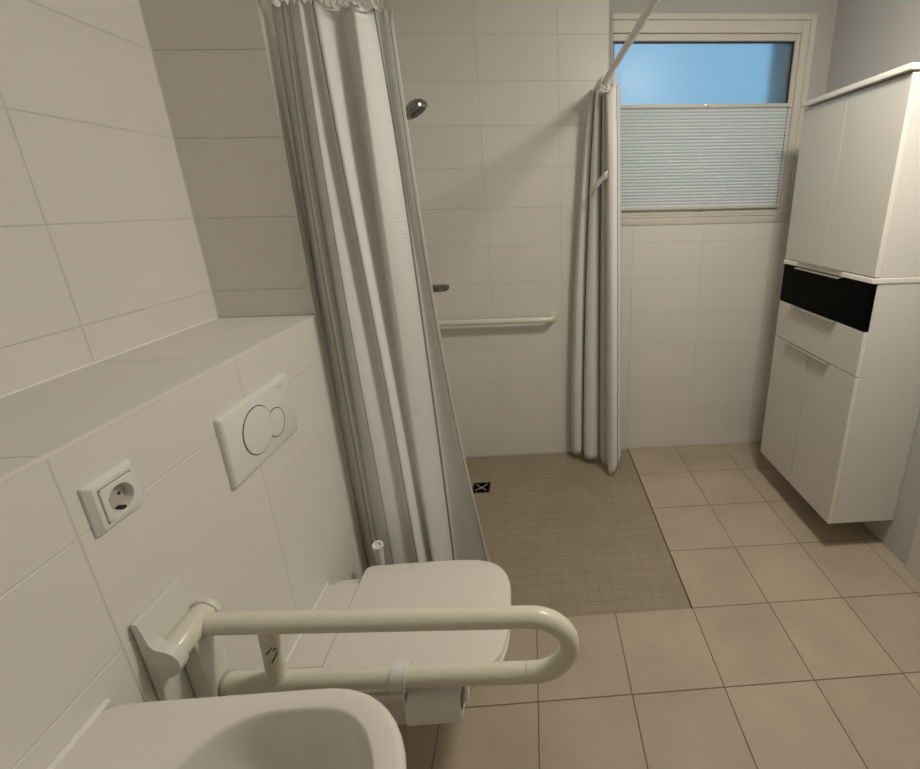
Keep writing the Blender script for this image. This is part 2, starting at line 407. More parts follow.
bl = thing('pleated_blind', 'pale grey pleated blind covering the lower part of the window', 'blind', ((GX0+GX1)/2, D+0.01, GZ0))
bx0, bx1 = GX0+0.004, GX1+0.004
bt, bb = 1.957, 1.462
npl = 30; bm = B(); prev = None
yb = D+0.006
for i in range(2*npl+1):
    z = bb+0.006+(bt-0.012-bb)*i/(2*npl); y = yb+(0.0022 if i % 2 else -0.0022)
    cur = [bm.verts.new((bx0, y, z)), bm.verts.new((bx1, y, z))]
    if prev: bm.faces.new((prev[0], prev[1], cur[1], cur[0]))
    prev = cur
bmesh.ops.recalc_face_normals(bm, faces=bm.faces)
obj('pleats', bm, 'blind', bl, recalc=False)
bm = B(); box(bm, bx0-0.001, bx1+0.001, yb-0.009, yb+0.009, bt-0.008, bt+0.010, 0.002); hr = obj('top_rail', bm, 'blind_rail', bl)
bm = B(); xm = (bx0+bx1)/2+0.02; box(bm, xm-0.012, xm+0.012, yb-0.0135, yb-0.0085, bt-0.004, bt+0.008, 0.002); obj('rail_clip', bm, 'metal', hr)
bm = B(); box(bm, bx0-0.001, bx1+0.001, yb-0.010, yb+0.008, bb-0.010, bb+0.007, 0.002); br = obj('bottom_rail', bm, 'blind_rail', bl)
bm = B(); box(bm, xm-0.020, xm+0.020, yb-0.0125, yb-0.0095, bb-0.014, bb-0.006, 0.002); obj('rail_clip', bm, 'metal', br)
for x in (bx0+0.03, bx1-0.012):
    bm = B(); tube(bm, [(x, yb-0.0040, bb), (x, yb-0.0040, bt)], 0.0011, 6); obj('cord', bm, 'gasket', bl)
    bm = B(); tube(bm, [(x, yb, bt), (x, yb, GZ1+0.004)], 0.0006, 5); obj('guide_wire', bm, 'blind_rail', bl)

# ------------------------------------------------------------------ ceiling lamp (above the frame)
lp = thing('ceiling_light', 'round white ceiling lamp lighting the wet room', 'lamp', (LAMP_POS[0], LAMP_POS[1], ZC))
bm = B(); pipe_ring(bm, [(0.0, -0.001), (0.165, -0.001), (0.165, -0.016), (0.157, -0.018), (0.0, -0.018)], (LAMP_POS[0], LAMP_POS[1], ZC), (0, 0, 1)); obj('lamp_housing', bm, 'white_plastic', lp)
me_, nt_, b_ = new_mat('lamp_glow'); b_.inputs['Emission Color'].default_value = (*LAMP_COL, 1); b_.inputs['Emission Strength'].default_value = LAMP_GLOW; MATS['lamp_glow'] = me_
bm = B(); pipe_ring(bm, [(0.0, -0.092)]+[(0.15*math.sin(a), -0.019-0.073*math.cos(a)) for a in (0.2, 0.4, 0.6, 0.8, 1.0, 1.2, 1.4, 1.57)], (LAMP_POS[0], LAMP_POS[1], ZC), (0, 0, 1), 24); obj('opal_dome', bm, 'lamp_glow', lp)

# ------------------------------------------------------------------ curtain rod
RZ, RX, RY = 2.034, 1.008, 1.362
rod = thing('curtain_rod', 'white L-shaped curtain rod running from the window wall around the shower', 'curtain rod', (RX, D, RZ))
rr = 0.10
pts = [(RX, D-0.002, RZ), (RX, RY+rr, RZ)]
for k in range(1, 9):
    a = k/8*PI/2; pts.append((RX-rr+rr*math.cos(a), RY+rr-rr*math.sin(a), RZ))
pts += [(0.003, RY, RZ)]
bm = B(); tube(bm, pts, 0.0125, 16); obj('rod_tube', bm, 'rod_paint', rod)
for a, b_ in (((RX, D, RZ), (RX, D-0.02, RZ)), ((0.0, RY, RZ), (0.02, RY, RZ))):
    bm = B(); cyl(bm, a, b_, 0.026, 20, 0.004); obj('wall_flange', bm, 'rod_paint', rod)
bm = B(); cyl(bm, (RX-0.06, RY+0.03, RZ), (RX-0.06, RY+0.03, ZC), 0.008, 12); obj('ceiling_strut', bm, 'rod_paint', rod)

# ------------------------------------------------------------------ curtains
def smooth_curve(ctrl, n):
    """Catmull-Rom through ctrl (k x 2), n samples per span"""
    c = np.array(ctrl); c = np.vstack([2*c[0]-c[1], c, 2*c[-1]-c[-2]]); out = []; par = []
    for i in range(1, len(c)-2):
        for s in range(n):
            t = s/n; p0, p1, p2, p3 = c[i-1], c[i], c[i+1], c[i+2]
            cr = 0.5*((2*p1)+(-p0+p2)*t+(2*p0-5*p1+4*p2-p3)*t*t+(-p0+3*p1-3*p2+p3)*t**3)
            li = p1+(p2-p1)*t
            out.append(0.55*cr+0.45*li); par.append(i-1+t)
    out.append(c[-2]); par.append(len(ctrl)-1.0)
    return np.array(out), par
def curtain(name, label, bounds, pxrows, zt, zb_fn, m, origin, seed, samp=10, rowsn=56, wob=0.002):
    """bounds: per fold line (depth y top, depth y bottom, [pixel x at each photo row])"""
    rng = np.random.RandomState(seed)
    fits = []
    for yt, yb_, us in bounds:
        zs, xs = [], []
        for u, v in zip(us, pxrows):
            y = yt
            for _ in range(4):
                p = on(u, v, 1, y); f = min(max((zt-p[2])/zt, 0), 1); y = yt+(yb_-yt)*f
            zs.append(p[2]); xs.append(p[0])
        fits.append((yt, yb_, np.polyfit(zs, xs, 2 if len(zs) > 2 else 1)))
    top = thing(name, label, 'shower curtain', origin)
    bm = B(); uvl = bm.loops.layers.uv.new('cloth'); grid = []
    ph = rng.rand(40)*6.28
    for r in range(rowsn+1):
        f = r/rowsn; row = []
        ctrl = []
        for k, (yt, yb_, pf) in enumerate(fits):
            z = zt*(1-f)+0.03*f
            amp = 0.72+0.28*min(1, f*6)                       # folds are tighter where the rings hold them
            ym = sum(q[0] for q in fits)/len(fits)
            y = (yt+(yb_-yt)*f); y = ym+(y-ym)*amp
            ctrl.append((np.polyval(pf, z)+wob*math.sin(5*f+ph[k]), y+wob*2*math.sin(7*f+ph[k+10])))
        c, par = smooth_curve(ctrl, samp)
        for (x, y), u in zip(c, par):
            zb = zb_fn(u/(len(fits)-1)); z = zt*(1-f)+zb*f
            if r == 0: z += 0.006*math.cos(u*2*PI)-0.006
            row.append((bm.verts.new((x, y, z)), u, zt-z))
        grid.append(row)
    for a, b_ in zip(grid, grid[1:]):
        for k in range(len(a)-1):
            q = (a[k], b_[k], b_[k+1], a[k+1]); f = bm.faces.new([t[0] for t in q]); f.smooth = True
            for lp_, t in zip(f.loops, q): lp_[uvl].uv = (t[1], t[2])
    o = obj('cloth', bm, m, top, recalc=False)
    md = o.modifiers.new('thickness', 'SOLIDIFY'); md.thickness = 0.0014; md.offset = 0
    return top, fits
GREY = (0.27, 0.28, 0.265); PALE = (0.79, 0.785, 0.765)
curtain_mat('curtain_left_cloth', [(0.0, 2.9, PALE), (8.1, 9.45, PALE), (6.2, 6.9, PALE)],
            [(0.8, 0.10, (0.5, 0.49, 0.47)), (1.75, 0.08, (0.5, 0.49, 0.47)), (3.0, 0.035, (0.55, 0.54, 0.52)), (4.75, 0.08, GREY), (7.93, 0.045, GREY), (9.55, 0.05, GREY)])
LROWS = (20, 180, 320, 530)
LB = [  # y top, y bottom, photo x at the rows above
    (1.372, 1.380, (272, 306, 319, 361)),
    (1.338, 1.342, (285, 315, 331, 371)),
    (1.352, 1.352, (291, 320, 339, 377)),
    (1.318, 1.305, (298, 327, 350, 386)),
    (1.352, 1.338, (313, 341, 370, 409)),
    (1.330, 1.316, (319, 346, 374.5, 413)),
    (1.380, 1.370, (344, 365, 392, 427)),
    (1.348, 1.340, (354, 376, 397, 429)),
    (1.396, 1.386, (377, 402, 424, 452)),
    (1.396, 1.384, (386, 409, 433, 473)),
    (1.392, 1.376, (393.5, 414, 438, 482)),
]
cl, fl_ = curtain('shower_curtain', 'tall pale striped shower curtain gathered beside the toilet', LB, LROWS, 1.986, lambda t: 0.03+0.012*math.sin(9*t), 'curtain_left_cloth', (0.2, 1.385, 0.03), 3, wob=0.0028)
def rings(parent, spots, along):
    for x, y in spots:
        a = [(x+(0.037*math.cos(2*PI*k/28) if along == 'y' else 0), y+(0.037*math.cos(2*PI*k/28) if along == 'x' else 0), RZ-0.021+0.037*math.sin(2*PI*k/28)) for k in range(28)]
        bm = B(); tube(bm, a, 0.0032, 8, closed=True); obj('curtain_ring', bm, 'ring_plastic', parent)
rings(cl, [(x, RY) for x in (0.05, 0.078, 0.102, 0.135, 0.168, 0.20, 0.233, 0.268)], 'x')

curtain_mat('curtain_right_cloth', [(0.0, 1.5, PALE), (7.2, 8.9, (0.70, 0.685, 0.65))],
            [(2.75, 0.09, GREY), (6.75, 0.09, GREY), (11.85, 0.09, GREY)])
RROWS = (85, 120, 300, 440)
RB = [
    (2.470, 2.470, (590, 585.5, 574, 571.5)),
    (2.440, 2.430, (591, 587, 577, 575)),
    (2.440, 2.430, (594, 591.5, 583.5, 581)),
    (2.465, 2.460, (595, 593, 585.5, 583)),
    (2.385, 2.385, (595.5, 594, 587.5, 585.5)),
    (2.365, 2.360, (598, 597, 593, 591.5)),
    (2.375, 2.370, (600.5, 600, 598, 597)),
    (2.400, 2.395, (602, 601.5, 600, 599)),
    (2.320, 2.315, (604, 603.5, 603, 602.5)),
    (2.315, 2.310, (607, 607, 607, 607)),
    (2.262, 2.245, (608, 608.5, 609, 609)),
    (2.248, 2.225, (614, 614, 613.5, 613.5)),
    (2.262, 2.245, (618.5, 618.5, 618, 618)),
    (2.320, 2.320, (621, 621, 621, 621)),
]
def zb_right(t):
    return 0.036-0.030*max(0, 1-abs(t*13-10.2)/1.6)+0.03*max(0, t*13-11)/2
cr_, fr_ = curtain('shower_curtain', 'narrow tied-back striped shower curtain hanging beside the window', RB, RROWS, 2.014, zb_right, 'curtain_right_cloth', (1.02, 2.38, 0.03), 8, samp=6, wob=0.0010)
rings(cr_, [(RX, y) for y in (2.24, 2.28, 2.315, 2.35, 2.385, 2.42, 2.455)], 'y')
# tie-back band around the folds
bm = B(); pth = []
for (u, v, y) in ((590, 194, 2.36), (594, 190, 2.315), (598.5, 183, 2.285), (603, 178, 2.27), (607.5, 174, 2.235)):
    pth.append(Vector(on(u, v, 1, y)))
vsA = [bm.verts.new(p+Vector((0, 0, 0.016))) for p in pth]; vsB = [bm.verts.new(p-Vector((0, 0, 0.016))) for p in pth]
for k in range(len(pth)-1): bm.faces.new((vsA[k], vsB[k], vsB[k+1], vsA[k+1]))
o = obj('tie_band', bm, 'tie_cloth', cr_); md = o.modifiers.new('t', 'SOLIDIFY'); md.thickness = 0.003

# ------------------------------------------------------------------ grab bar on the back wall
gb = thing('grab_bar', 'white horizontal grab bar fixed low on the shower back wall', 'grab bar', (0.4, D, 0.872))
gy, gz = D-0.062, 0.876
pts = [(0.745, D, gz), (0.745, gy+0.025, gz), (0.738, gy+0.008, gz), (0.72, gy, gz), (-0.0+0.06, gy, gz), (0.042, gy+0.008, gz), (0.035, gy+0.025, gz), (0.035, D, gz)]
bm = B(); tube(bm, pts, 0.016, 16); obj('bar', bm, 'rail_paint', gb)
for x in (0.745, 0.035):
    bm = B(); cyl(bm, (x, D, gz), (x, D-0.008, gz), 0.032, 24, 0.003); obj('wall_flange', bm, 'rail_paint', gb)

# ------------------------------------------------------------------ shower set on the side wall
SY = 1.95
ss = thing('shower_set', 'dark chrome hand shower on a riser rail behind the curtain', 'shower', (0, SY, 1.1))
bm = B(); tube(bm, [(0.055, SY, 1.22), (0.055, SY, 1.95)], 0.010, 12); obj('riser_rail', bm, 'chrome_dark', ss)
for z in (1.24, 1.93):
    bm = B(); cyl(bm, (0, SY, z), (0.062, SY, z), 0.011, 14); obj('rail_bracket', bm, 'chrome_dark', ss)
bm = B(); box(bm, 0.04, 0.10, SY-0.02, SY+0.02, 1.80, 1.84, 0.006); obj('slider', bm, 'chrome_dark', ss)
h0 = Vector((0.085, SY, 1.80)); h1 = Vector((0.195, SY, 1.842)); dirv = (h1-h0).normalized()
bm = B(); tube(bm, [h0-dirv*0.05, h0, h0+dirv*0.06, h1, h1+dirv*0.03], [0.010, 0.0125, 0.0125, 0.016, 0.02], 14); hh = obj('shower_handle', bm, 'chrome_dark', ss)
face_n = Vector((0.55, 0.0, -0.83)).normalized(); hc = Vector(on(416.5, 110.5, 1, SY))
bm = B(); pipe_ring(bm, [(0.0, -0.034), (0.024, -0.031), (0.044, -0.018), (0.051, -0.002), (0.049, 0.006), (0.040, 0.008), (0.0, 0.009)], hc, face_n, 32); hd = obj('shower_head', bm, 'chrome_dark', ss)
bm = B(); pipe_ring(bm, [(0.0, 0.0118), (0.033, 0.0110), (0.035, 0.0075)], hc, face_n, 32); obj('spray_face', bm, 'steel_dark', hd)
bm = B(); tube(bm, [(0.06, SY, 1.13), (0.10, SY-0.03, 0.85), (0.09, SY-0.03, 0.62), (0.09, SY+0.03, 0.60), (0.075, SY+0.04, 0.95), (0.06, SY+0.03, 1.4), (0.05, SY+0.01, 1.70), tuple(h0-dirv*0.05)], 0.007, 10); obj('hose', bm, 'metal', ss)
bm = B(); cyl(bm, (0.065, SY-0.14, 1.15), (0.065, SY+0.14, 1.15), 0.022, 20, 0.004); mx_ = obj('mixer_valve', bm, 'chrome_dark', ss)
for dy in (-0.075, 0.075):
    bm = B(); cyl(bm, (0, SY+dy, 1.15), (0.06, SY+dy, 1.15), 0.016, 16); obj('inlet', bm, 'chrome_dark', mx_)
# lever / dish seen past the curtain edge
bm = B()
lo_ = [(0.075, -0.022), (0.235, -0.022), (0.268, -0.014), (0.282, 0.0), (0.268, 0.014), (0.235, 0.022), (0.075, 0.022)]
loft(bm, [[(x*0.94+0.005, SY+y*0.8, 1.148) for x, y in lo_], [(x, SY+y, 1.160) for x, y in lo_], [(x, SY+y, 1.174) for x, y in lo_], [(x-0.004, SY+y*0.85, 1.176) for x, y in lo_]])
obj('lever', bm, 'chrome_dark', mx_)

# ------------------------------------------------------------------ tall cabinet on the right wall
CX, CY0, CY1 = 1.88, 1.574, 2.178
lc = thing('bathroom_cabinet', 'white lower wall cabinet with a black drawer hung above the floor', 'cabinet', ((CX+XR)/2, (CY0+CY1)/2, 0.145))
bm = B(); box(bm, CX+0.020, XR-0.001, CY0, CY1, 0.145, 1.194, 0.0015, 1); obj('body', bm, 'cabinet_body', lc)
bm = B(); box(bm, CX-0.004, XR-0.001, CY0-0.003, CY1+0.003, 1.1945, 1.214, 0.002, 1); obj('top_board', bm, 'cabinet_edge', lc)
def front(name, parent, m, y0, y1, z0, z1, hy0=None, hy1=None, handle_m='handle_metal', edge='cabinet_edge'):
    bm = B(); box(bm, CX, CX+0.0185, y0, y1, z0, z1, 0.0012, 1); d = obj(name, bm, m, parent)
    if edge and abs(y0-CY0) < 0.003:
        bm = B(); box(bm, CX+0.0005, CX+0.018, y0-0.0008, y0+0.0003, z0+0.001, z1-0.001); obj('edge_band', bm, edge, d)
    if hy0 is not None:
        bm = B()
        prof = [(CX+0.012, z1+0.0002), (CX-0.014, z1+0.0002), (CX-0.016, z1-0.002), (CX-0.016, z1-0.006), (CX-0.0145, z1-0.006), (CX-0.0145, z1-0.0035), (CX-0.0135, z1-0.0014), (CX+0.012, z1-0.0014)]
        loft(bm, [[(x, hy0, z) for x, z in prof], [(x, hy1, z) for x, z in prof]])
        obj('handle', bm, handle_m, d)
    return d
front('drawer', lc, 'cabinet_black', CY0+0.001, CY1-0.001, 1.012, 1.191, 1.745, 2.06, edge=None)
front('drawer', lc, 'cabinet_white', CY0, CY1-0.001, 0.829, 1.0095, 1.735, 2.055)
ym = 1.880
front('door', lc, 'cabinet_white', CY0, ym-0.002, 0.146, 0.826, 1.735, ym-0.002)
front('door', lc, 'cabinet_white', ym+0.002, CY1-0.001, 0.146, 0.826, ym+0.002, 2.055)
uc = thing('upper_cabinet', 'white upper cabinet with two doors standing on the lower cabinet', 'cabinet', ((CX+XR)/2, (CY0+CY1)/2, 1.2145))
bm = B(); box(bm, CX+0.020, XR-0.001, CY0, CY1, 1.2145, 1.884, 0.0015, 1); obj('body', bm, 'cabinet_body', uc)
bm = B(); box(bm, CX-0.016, XR-0.001, CY0-0.006, CY1+0.003, 1.8845, 1.904, 0.003, 2); obj('crown_board', bm, 'cabinet_edge', uc)
def updoor(y0, y1, h0_, h1_):
    bm = B(); box(bm, CX, CX+0.0185, y0, y1, 1.218, 1.878, 0.0012, 1); d = obj('door', bm, 'cabinet_white', uc)
    if abs(y0-CY0) < 0.003:
        bm = B(); box(bm, CX+0.0005, CX+0.018, y0-0.0008, y0+0.0003, 1.219, 1.877); obj('edge_band', bm, 'cabinet_edge', d)
    bm = B(); box(bm, CX-0.014, CX+0.012, h0_, h1_, 1.2158, 1.2172); box(bm, CX-0.016, CX-0.0145, h0_, h1_, 1.2158, 1.222); obj('handle', bm, 'handle_metal', d)
updoor(CY0, ym-0.0018, 1.745, ym-0.002); updoor(ym+0.0018, CY1-0.001, ym+0.002, 2.05)

# ------------------------------------------------------------------ toilet
TYC = 0.976
def dshape(x0, x1, hw, z, rb=0.02, n=3.5, cnt=64, bulge=0.0, yc=TYC):
    """plan outline: straight back at x0, rounded front at x1, half width hw"""
    pts = []; xm_ = x0+(x1-x0)*0.50; a = x1-xm_
    for k in range(cnt):                                       # front superellipse from +y round to -y
        t = PI/2-PI*k/(cnt-1); c, s = math.cos(t), math.sin(t)
        pts.append((xm_+a*abs(c)**(2/n), yc+hw*math.copysign(abs(s)**(2/n), s), z))
    taper = 0.985
    for k in range(6): t = k/5*PI/2; pts.append((x0+rb-rb*math.sin(t), yc-hw*taper+rb-rb*math.cos(t), z))
    for k in range(6): t = k/5*PI/2; pts.append((x0+rb-rb*math.cos(t), yc+hw*taper-rb+rb*math.sin(t), z))
    return pts
tl = thing('toilet', 'white wall-hung toilet with closed lid below the flush plate', 'toilet', (0, TYC, 0))
ZT = 0.452
bm = B()
loft(bm, [dshape(0.0, 0.22, 0.07, 0.12), dshape(0.0, 0.27, 0.085, 0.132), dshape(0.0, 0.36, 0.112, 0.20), dshape(0.0, 0.45, 0.140, 0.28),
          dshape(0.0, 0.505, 0.163, 0.345), dshape(0.0, 0.530, 0.181, 0.382), dshape(0.0, 0.534, 0.184, 0.402)])
obj('bowl', bm, 'porcelain', tl)
bm = B(); box(bm, 0.0, 0.13, TYC-0.128, TYC+0.132, 0.38, ZT-0.012, 0.010, 3); obj('rear_shelf', bm, 'porcelain', tl)
bm = B(); tube(bm, [(0.001, TYC-0.13, ZT-0.011), (0.001, TYC+0.132, ZT-0.011)], 0.0045, 8); obj('sealant_bead', bm, 'silicone', tl)
bm = B()
loft(bm, [dshape(0.098, 0.530, 0.175, 0.4035), dshape(0.096, 0.543, 0.191, 0.406), dshape(0.096, 0.544, 0.192, 0.414), dshape(0.098, 0.533, 0.177, 0.4185)])
obj('seat', bm, 'seat_plastic', tl)
bm = B()
loft(bm, [dshape(0.098, 0.532, 0.177, 0.4205), dshape(0.096, 0.541, 0.189, 0.423), dshape(0.096, 0.545, 0.193, 0.434), dshape(0.097, 0.541, 0.190, 0.444),
          dshape(0.101, 0.528, 0.175, 0.4495), dshape(0.125, 0.47, 0.13, 0.4525), dshape(0.19, 0.38, 0.06, 0.4535)])
obj('lid', bm, 'seat_plastic', tl)
bm = B(); cyl(bm, (0.094, TYC-0.09, 0.43), (0.094, TYC+0.09, 0.43), 0.009, 14, 0.002); obj('hinge', bm, 'seat_plastic', tl)

# toilet brush behind the toilet
tb = thing('toilet_brush', 'white toilet brush in its holder between toilet and curtain', 'toilet brush', (0.10, 1.255, 0))
bm = B(); pipe_ring(bm, [(0.0, 0.0), (0.046, 0.0), (0.046, 0.14), (0.043, 0.145), (0.040, 0.14), (0.040, 0.01), (0.0, 0.01)], (0.10, 1.255, 0.0), (0, 0, 1), 28); obj('holder', bm, 'white_plastic', tb)
bm = B(); tube(bm, [(0.10, 1.255, 0.05), (0.10, 1.255, 0.30), (0.100, 1.255, 0.34), (0.100, 1.255, 0.435)], [0.006, 0.006, 0.012, 0.0165], 14); hb = obj('handle', bm, 'white_plastic', tb)
bm = B(); pipe_ring(bm, [(0.0165, -0.004), (0.0185, 0.004), (0.0165, 0.011), (0.012, 0.010), (0.009, -0.002), (0.0, -0.003)], (0.100, 1.255, 0.436), (0.1, -0.25, 1), 20); obj('handle_end', bm, 'ring_plastic', hb)
bm = B(); pipe_ring(bm, [(0.0, 0.015), (0.030, 0.02), (0.034, 0.06), (0.028, 0.10), (0.006, 0.11)], (0.10, 1.255, 0.0), (0, 0, 1), 20); obj('bristles', bm, 'white_plastic', tb)

# ------------------------------------------------------------------ flush plate
def rrect(y0, y1, z0, z1, r, x, n=6):
    out = []
    for cy, cz, a0 in ((y1-r, z1-r, 0), (y0+r, z1-r, PI/2), (y0+r, z0+r, PI), (y1-r, z0+r, 3*PI/2)):
        for k in range(n+1): a = a0+k/n*PI/2; out.append((x, cy+r*math.cos(a), cz+r*math.sin(a)))
    return out
fp = thing('flush_plate', 'white dual flush plate with two overlapping round buttons on the service wall', 'flush plate', (0, 0.982, 1.02))
py0, py1, pz0, pz1 = 0.846, 1.112, 0.946, 1.106
bm = B(); loft(bm, [rrect(py0, py1, pz0, pz1, 0.006, 0.0), rrect(py0, py1, pz0, pz1, 0.006, 0.006), rrect(py0+.002, py1-.002, pz0+.002, pz1-.002, 0.006, 0.010), rrect(py0+.006, py1-.006, pz0+.006, pz1-.006, 0.005, 0.0125)])
pl = obj('cover', bm, 'white_plastic', fp)
big = (0.952, 1.028, 0.0545); small = (1.022, 1.012, 0.035)
def arc_outside(c, other, x, n=72):
    pts = []
    for k in range(n+1):
        a = 2*PI*k/n; y, z = c[0]+c[2]*math.cos(a), c[1]+c[2]*math.sin(a)
        pts.append((x, y, z, math.hypot(y-other[0], z-other[1]) > other[2]))
    return pts
def disc(bm, c, x0, x1, n=48):
    pipe_ring(bm, [(0.0, x1), (c[2]-0.004, x1), (c[2]-0.0012, x1-0.0006), (c[2]-0.0010, x0)], (0, c[0], c[1]), (1, 0, 0), n)
bm = B(); disc(bm, big, 0.0122, 0.0150); obj('button', bm, 'white_plastic', fp)
bm = B(); disc(bm, small, 0.0122, 0.0140); obj('button', bm, 'white_plastic', fp)
for c, oth in ((big, (0, 0, 0)), (small, big)):
    seg = [q for q in arc_outside(c, oth, 0.0128)]
    i0 = next((i for i in range(len(seg)) if seg[i][3] and not seg[i-1][3]), 0)
    run = []
    for i in range(len(seg)-1):
        q = seg[(i0+i) % (len(seg)-1)]
        if q[3]: run.append(q[:3])
    bm = B(); tube(bm, run, 0.0011, 6, closed=(oth[2] == 0)); obj('button_gap', bm, 'dark_gap', fp)
bm = B(); box(bm, 0.0122, 0.0129, 1.054, 1.072, 1.0845, 1.0875); obj('maker_mark', bm, 'recess', fp)

# ------------------------------------------------------------------ wall socket
so = thing('wall_socket', 'white square power socket with round recess below the ledge', 'socket', (0, 0.612, 1.096))
sy0, sy1, sz0, sz1 = 0.576, 0.656, 1.056, 1.136
bm = B(); loft(bm, [rrect(sy0, sy1, sz0, sz1, 0.003, 0.0), rrect(sy0, sy1, sz0, sz1, 0.003, 0.004), rrect(sy0+.006, sy1-.006, sz0+.006, sz1-.006, 0.003, 0.0115), rrect(sy0+.012, sy1-.012, sz0+.012, sz1-.012, 0.003, 0.0122)], cap1=False); fr = obj('cover_frame', bm, 'white_plastic', so)
sc_ = (0.624, 1.0955)
bm = B()
ringp = [(0.030, 0.0122), (0.030, 0.0135), (0.0205, 0.0138), (0.0198, 0.0130), (0.0193, 0.0128)]
# insert plate: square outside, round hole
n = 48; sq = []
def sqpt(a, h):
    c, s = math.cos(a), math.sin(a); k = h/max(abs(c), abs(s)); return c*k, s*k
lo_, mid_, hi_ = [], [], []
for k in range(n):
    a = 2*PI*(k+0.5)/n; y, z = sqpt(a, 0.0275); y2, z2 = sqpt(a, 0.0265)
    lo_.append((0.0118, sc_[0]-0.008+y, sc_[1]+z)); mid_.append((0.0145, sc_[0]-0.008+y, sc_[1]+z)); hi_.append((0.0152, sc_[0]-0.008+y2, sc_[1]+z2))
cc = (sc_[0]-0.008, sc_[1])
rim = [(0.0152, cc[0]+0.0205*math.cos(2*PI*(k+.5)/n), cc[1]+0.0205*math.sin(2*PI*(k+.5)/n)) for k in range(n)]
rim2 = [(0.0030, cc[0]+0.0195*math.cos(2*PI*(k+.5)/n), cc[1]+0.0195*math.sin(2*PI*(k+.5)/n)) for k in range(n)]
loft(bm, [lo_, mid_, hi_, rim, rim2], cap0=False, cap1=False); obj('insert', bm, 'white_plastic', so)
bm = B(); pipe_ring(bm, [(0.0, 0.0030), (0.0196, 0.0031)], (0, cc[0], cc[1]), (1, 0, 0), 40); rec = obj('recess_disc', bm, 'recess', so)
for dy in (-0.0095, 0.0095):
    bm = B(); pipe_ring(bm, [(0.0, 0.0036), (0.0026, 0.0036), (0.0027, 0.0030)], (0, cc[0]+dy, cc[1]), (1, 0, 0), 16); obj('contact_hole', bm, 'ink', rec)
for dz in (-1, 1):
    bm = B(); box(bm, 0.0031, 0.0140, cc[0]-0.0032, cc[0]+0.0032, cc[1]+dz*0.0185-0.002, cc[1]+dz*0.0185+0.002); obj('earth_clip', bm, 'metal' if dz > 0 else 'ink', rec)

# ------------------------------------------------------------------ folding support rail beside the toilet
RL = thing('support_rail', 'cream folding support rail reaching out between washbasin and toilet', 'support rail', (0, 0.62, 0.72))
yl = lambda x: 0.652-0.055*x
bm = B(); box(bm, 0.0, 0.012, 0.576, 0.664, 0.645, 0.896, 0.004); obj('wall_plate', bm, 'rail_plastic', RL)
bm = B()
prof = [(0.004, 0.897), (0.012, 0.895), (0.015, 0.878), (0.018, 0.853), (0.025, 0.842), (0.036, 0.838), (0.047, 0.831), (0.054, 0.818), (0.054, 0.803), (0.047, 0.791), (0.036, 0.785), (0.024, 0.783), (0.015, 0.770), (0.004, 0.740)]
loft(bm, [[(x, 0.573, z) for x, z in prof], [(x, 0.592, z) for x, z in prof]]); obj('hinge_cheek', bm, 'rail_plastic', RL)
bm = B(); cyl(bm, (0.028, 0.668, 0.812), (0.028, 0.680, 0.812), 0.0265, 28, 0.004); obj('barrel_cap', bm, 'rail_plastic', RL)
bm = B(); cyl(bm, (0.028, 0.590, 0.812), (0.028, 0.670, 0.812), 0.0225, 28, 0.002); obj('hinge_barrel', bm, 'rail_paint', RL)
bm = B(); box(bm, 0.012, 0.044, 0.618, 0.674, 0.636, 0.80, 0.008); obj('hinge_link', bm, 'rail_plastic', RL)
zt_, zl_ = 0.808, 0.677; rc = (zt_-zl_)/2; xc = 0.609
pts = [(0.030, yl(0.03), zt_), (0.2, yl(0.2), zt_), (0.4, yl(0.4), zt_), (xc, yl(xc), zt_)]
for k in range(1, 20):
    a = PI/2-PI*k/20; x = xc+rc*1.08*math.cos(a); pts.append((x, yl(x), (zt_+zl_)/2+rc*math.sin(a)))
pts += [(xc, yl(xc), zl_), (0.4, yl(0.4), zl_-0.004), (0.2, yl(0.2), zl_-0.008), (0.036, yl(0.036), zl_-0.012)]
bm = B(); tube(bm, pts, 0.0181, 24); rt = obj('rail_tube', bm, 'rail_paint', RL)
def band(x, r, w, m, nm, par, z=None):
    z = zl_-0.021*(0.612-x) if z is None else z
    bm = B(); cyl(bm, (x-w/2, yl(x), z), (x+w/2, yl(x), z), r, 24, 0.0008 if w > .003 else 0); return obj(nm, bm, m, par)
band(0.600, 0.0187, 0.0012, 'recess', 'joint_line', rt, zl_+0.0003)
band(0.048, 0.0203, 0.005, 'recess', 'end_collar', rt, zl_-0.0115)
bm = B(); tube(bm, [(0.150, yl(0.150), zt_), (0.143, yl(0.143), zl_-0.008)], 0.0165, 20); st = obj('strut', bm, 'rail_paint', RL)
# small black marks printed on the strut
def mark(pl_, nm):
    bm = B(); tube(bm, pl_, 0.0011, 6); obj(nm, bm, 'ink', st)
def strut_pt(a, z): # angle round the strut, 0 faces the camera side (-y)
    c = Vector((0.1465+(z-0.735)*0.05, yl(0.1465), z)); return tuple(c+Vector((math.sin(a), -math.cos(a), 0))*0.0168)
mark([strut_pt(-0.05, 0.754), strut_pt(0.25, 0.759), strut_pt(0.6, 0.766)], 'printed_mark')
mark([strut_pt(0.65, 0.757), strut_pt(0.8, 0.760), strut_pt(0.95, 0.756)], 'printed_mark')
mark([strut_pt(0.35, 0.733), strut_pt(0.65, 0.741), strut_pt(1.0, 0.750)], 'printed_mark')

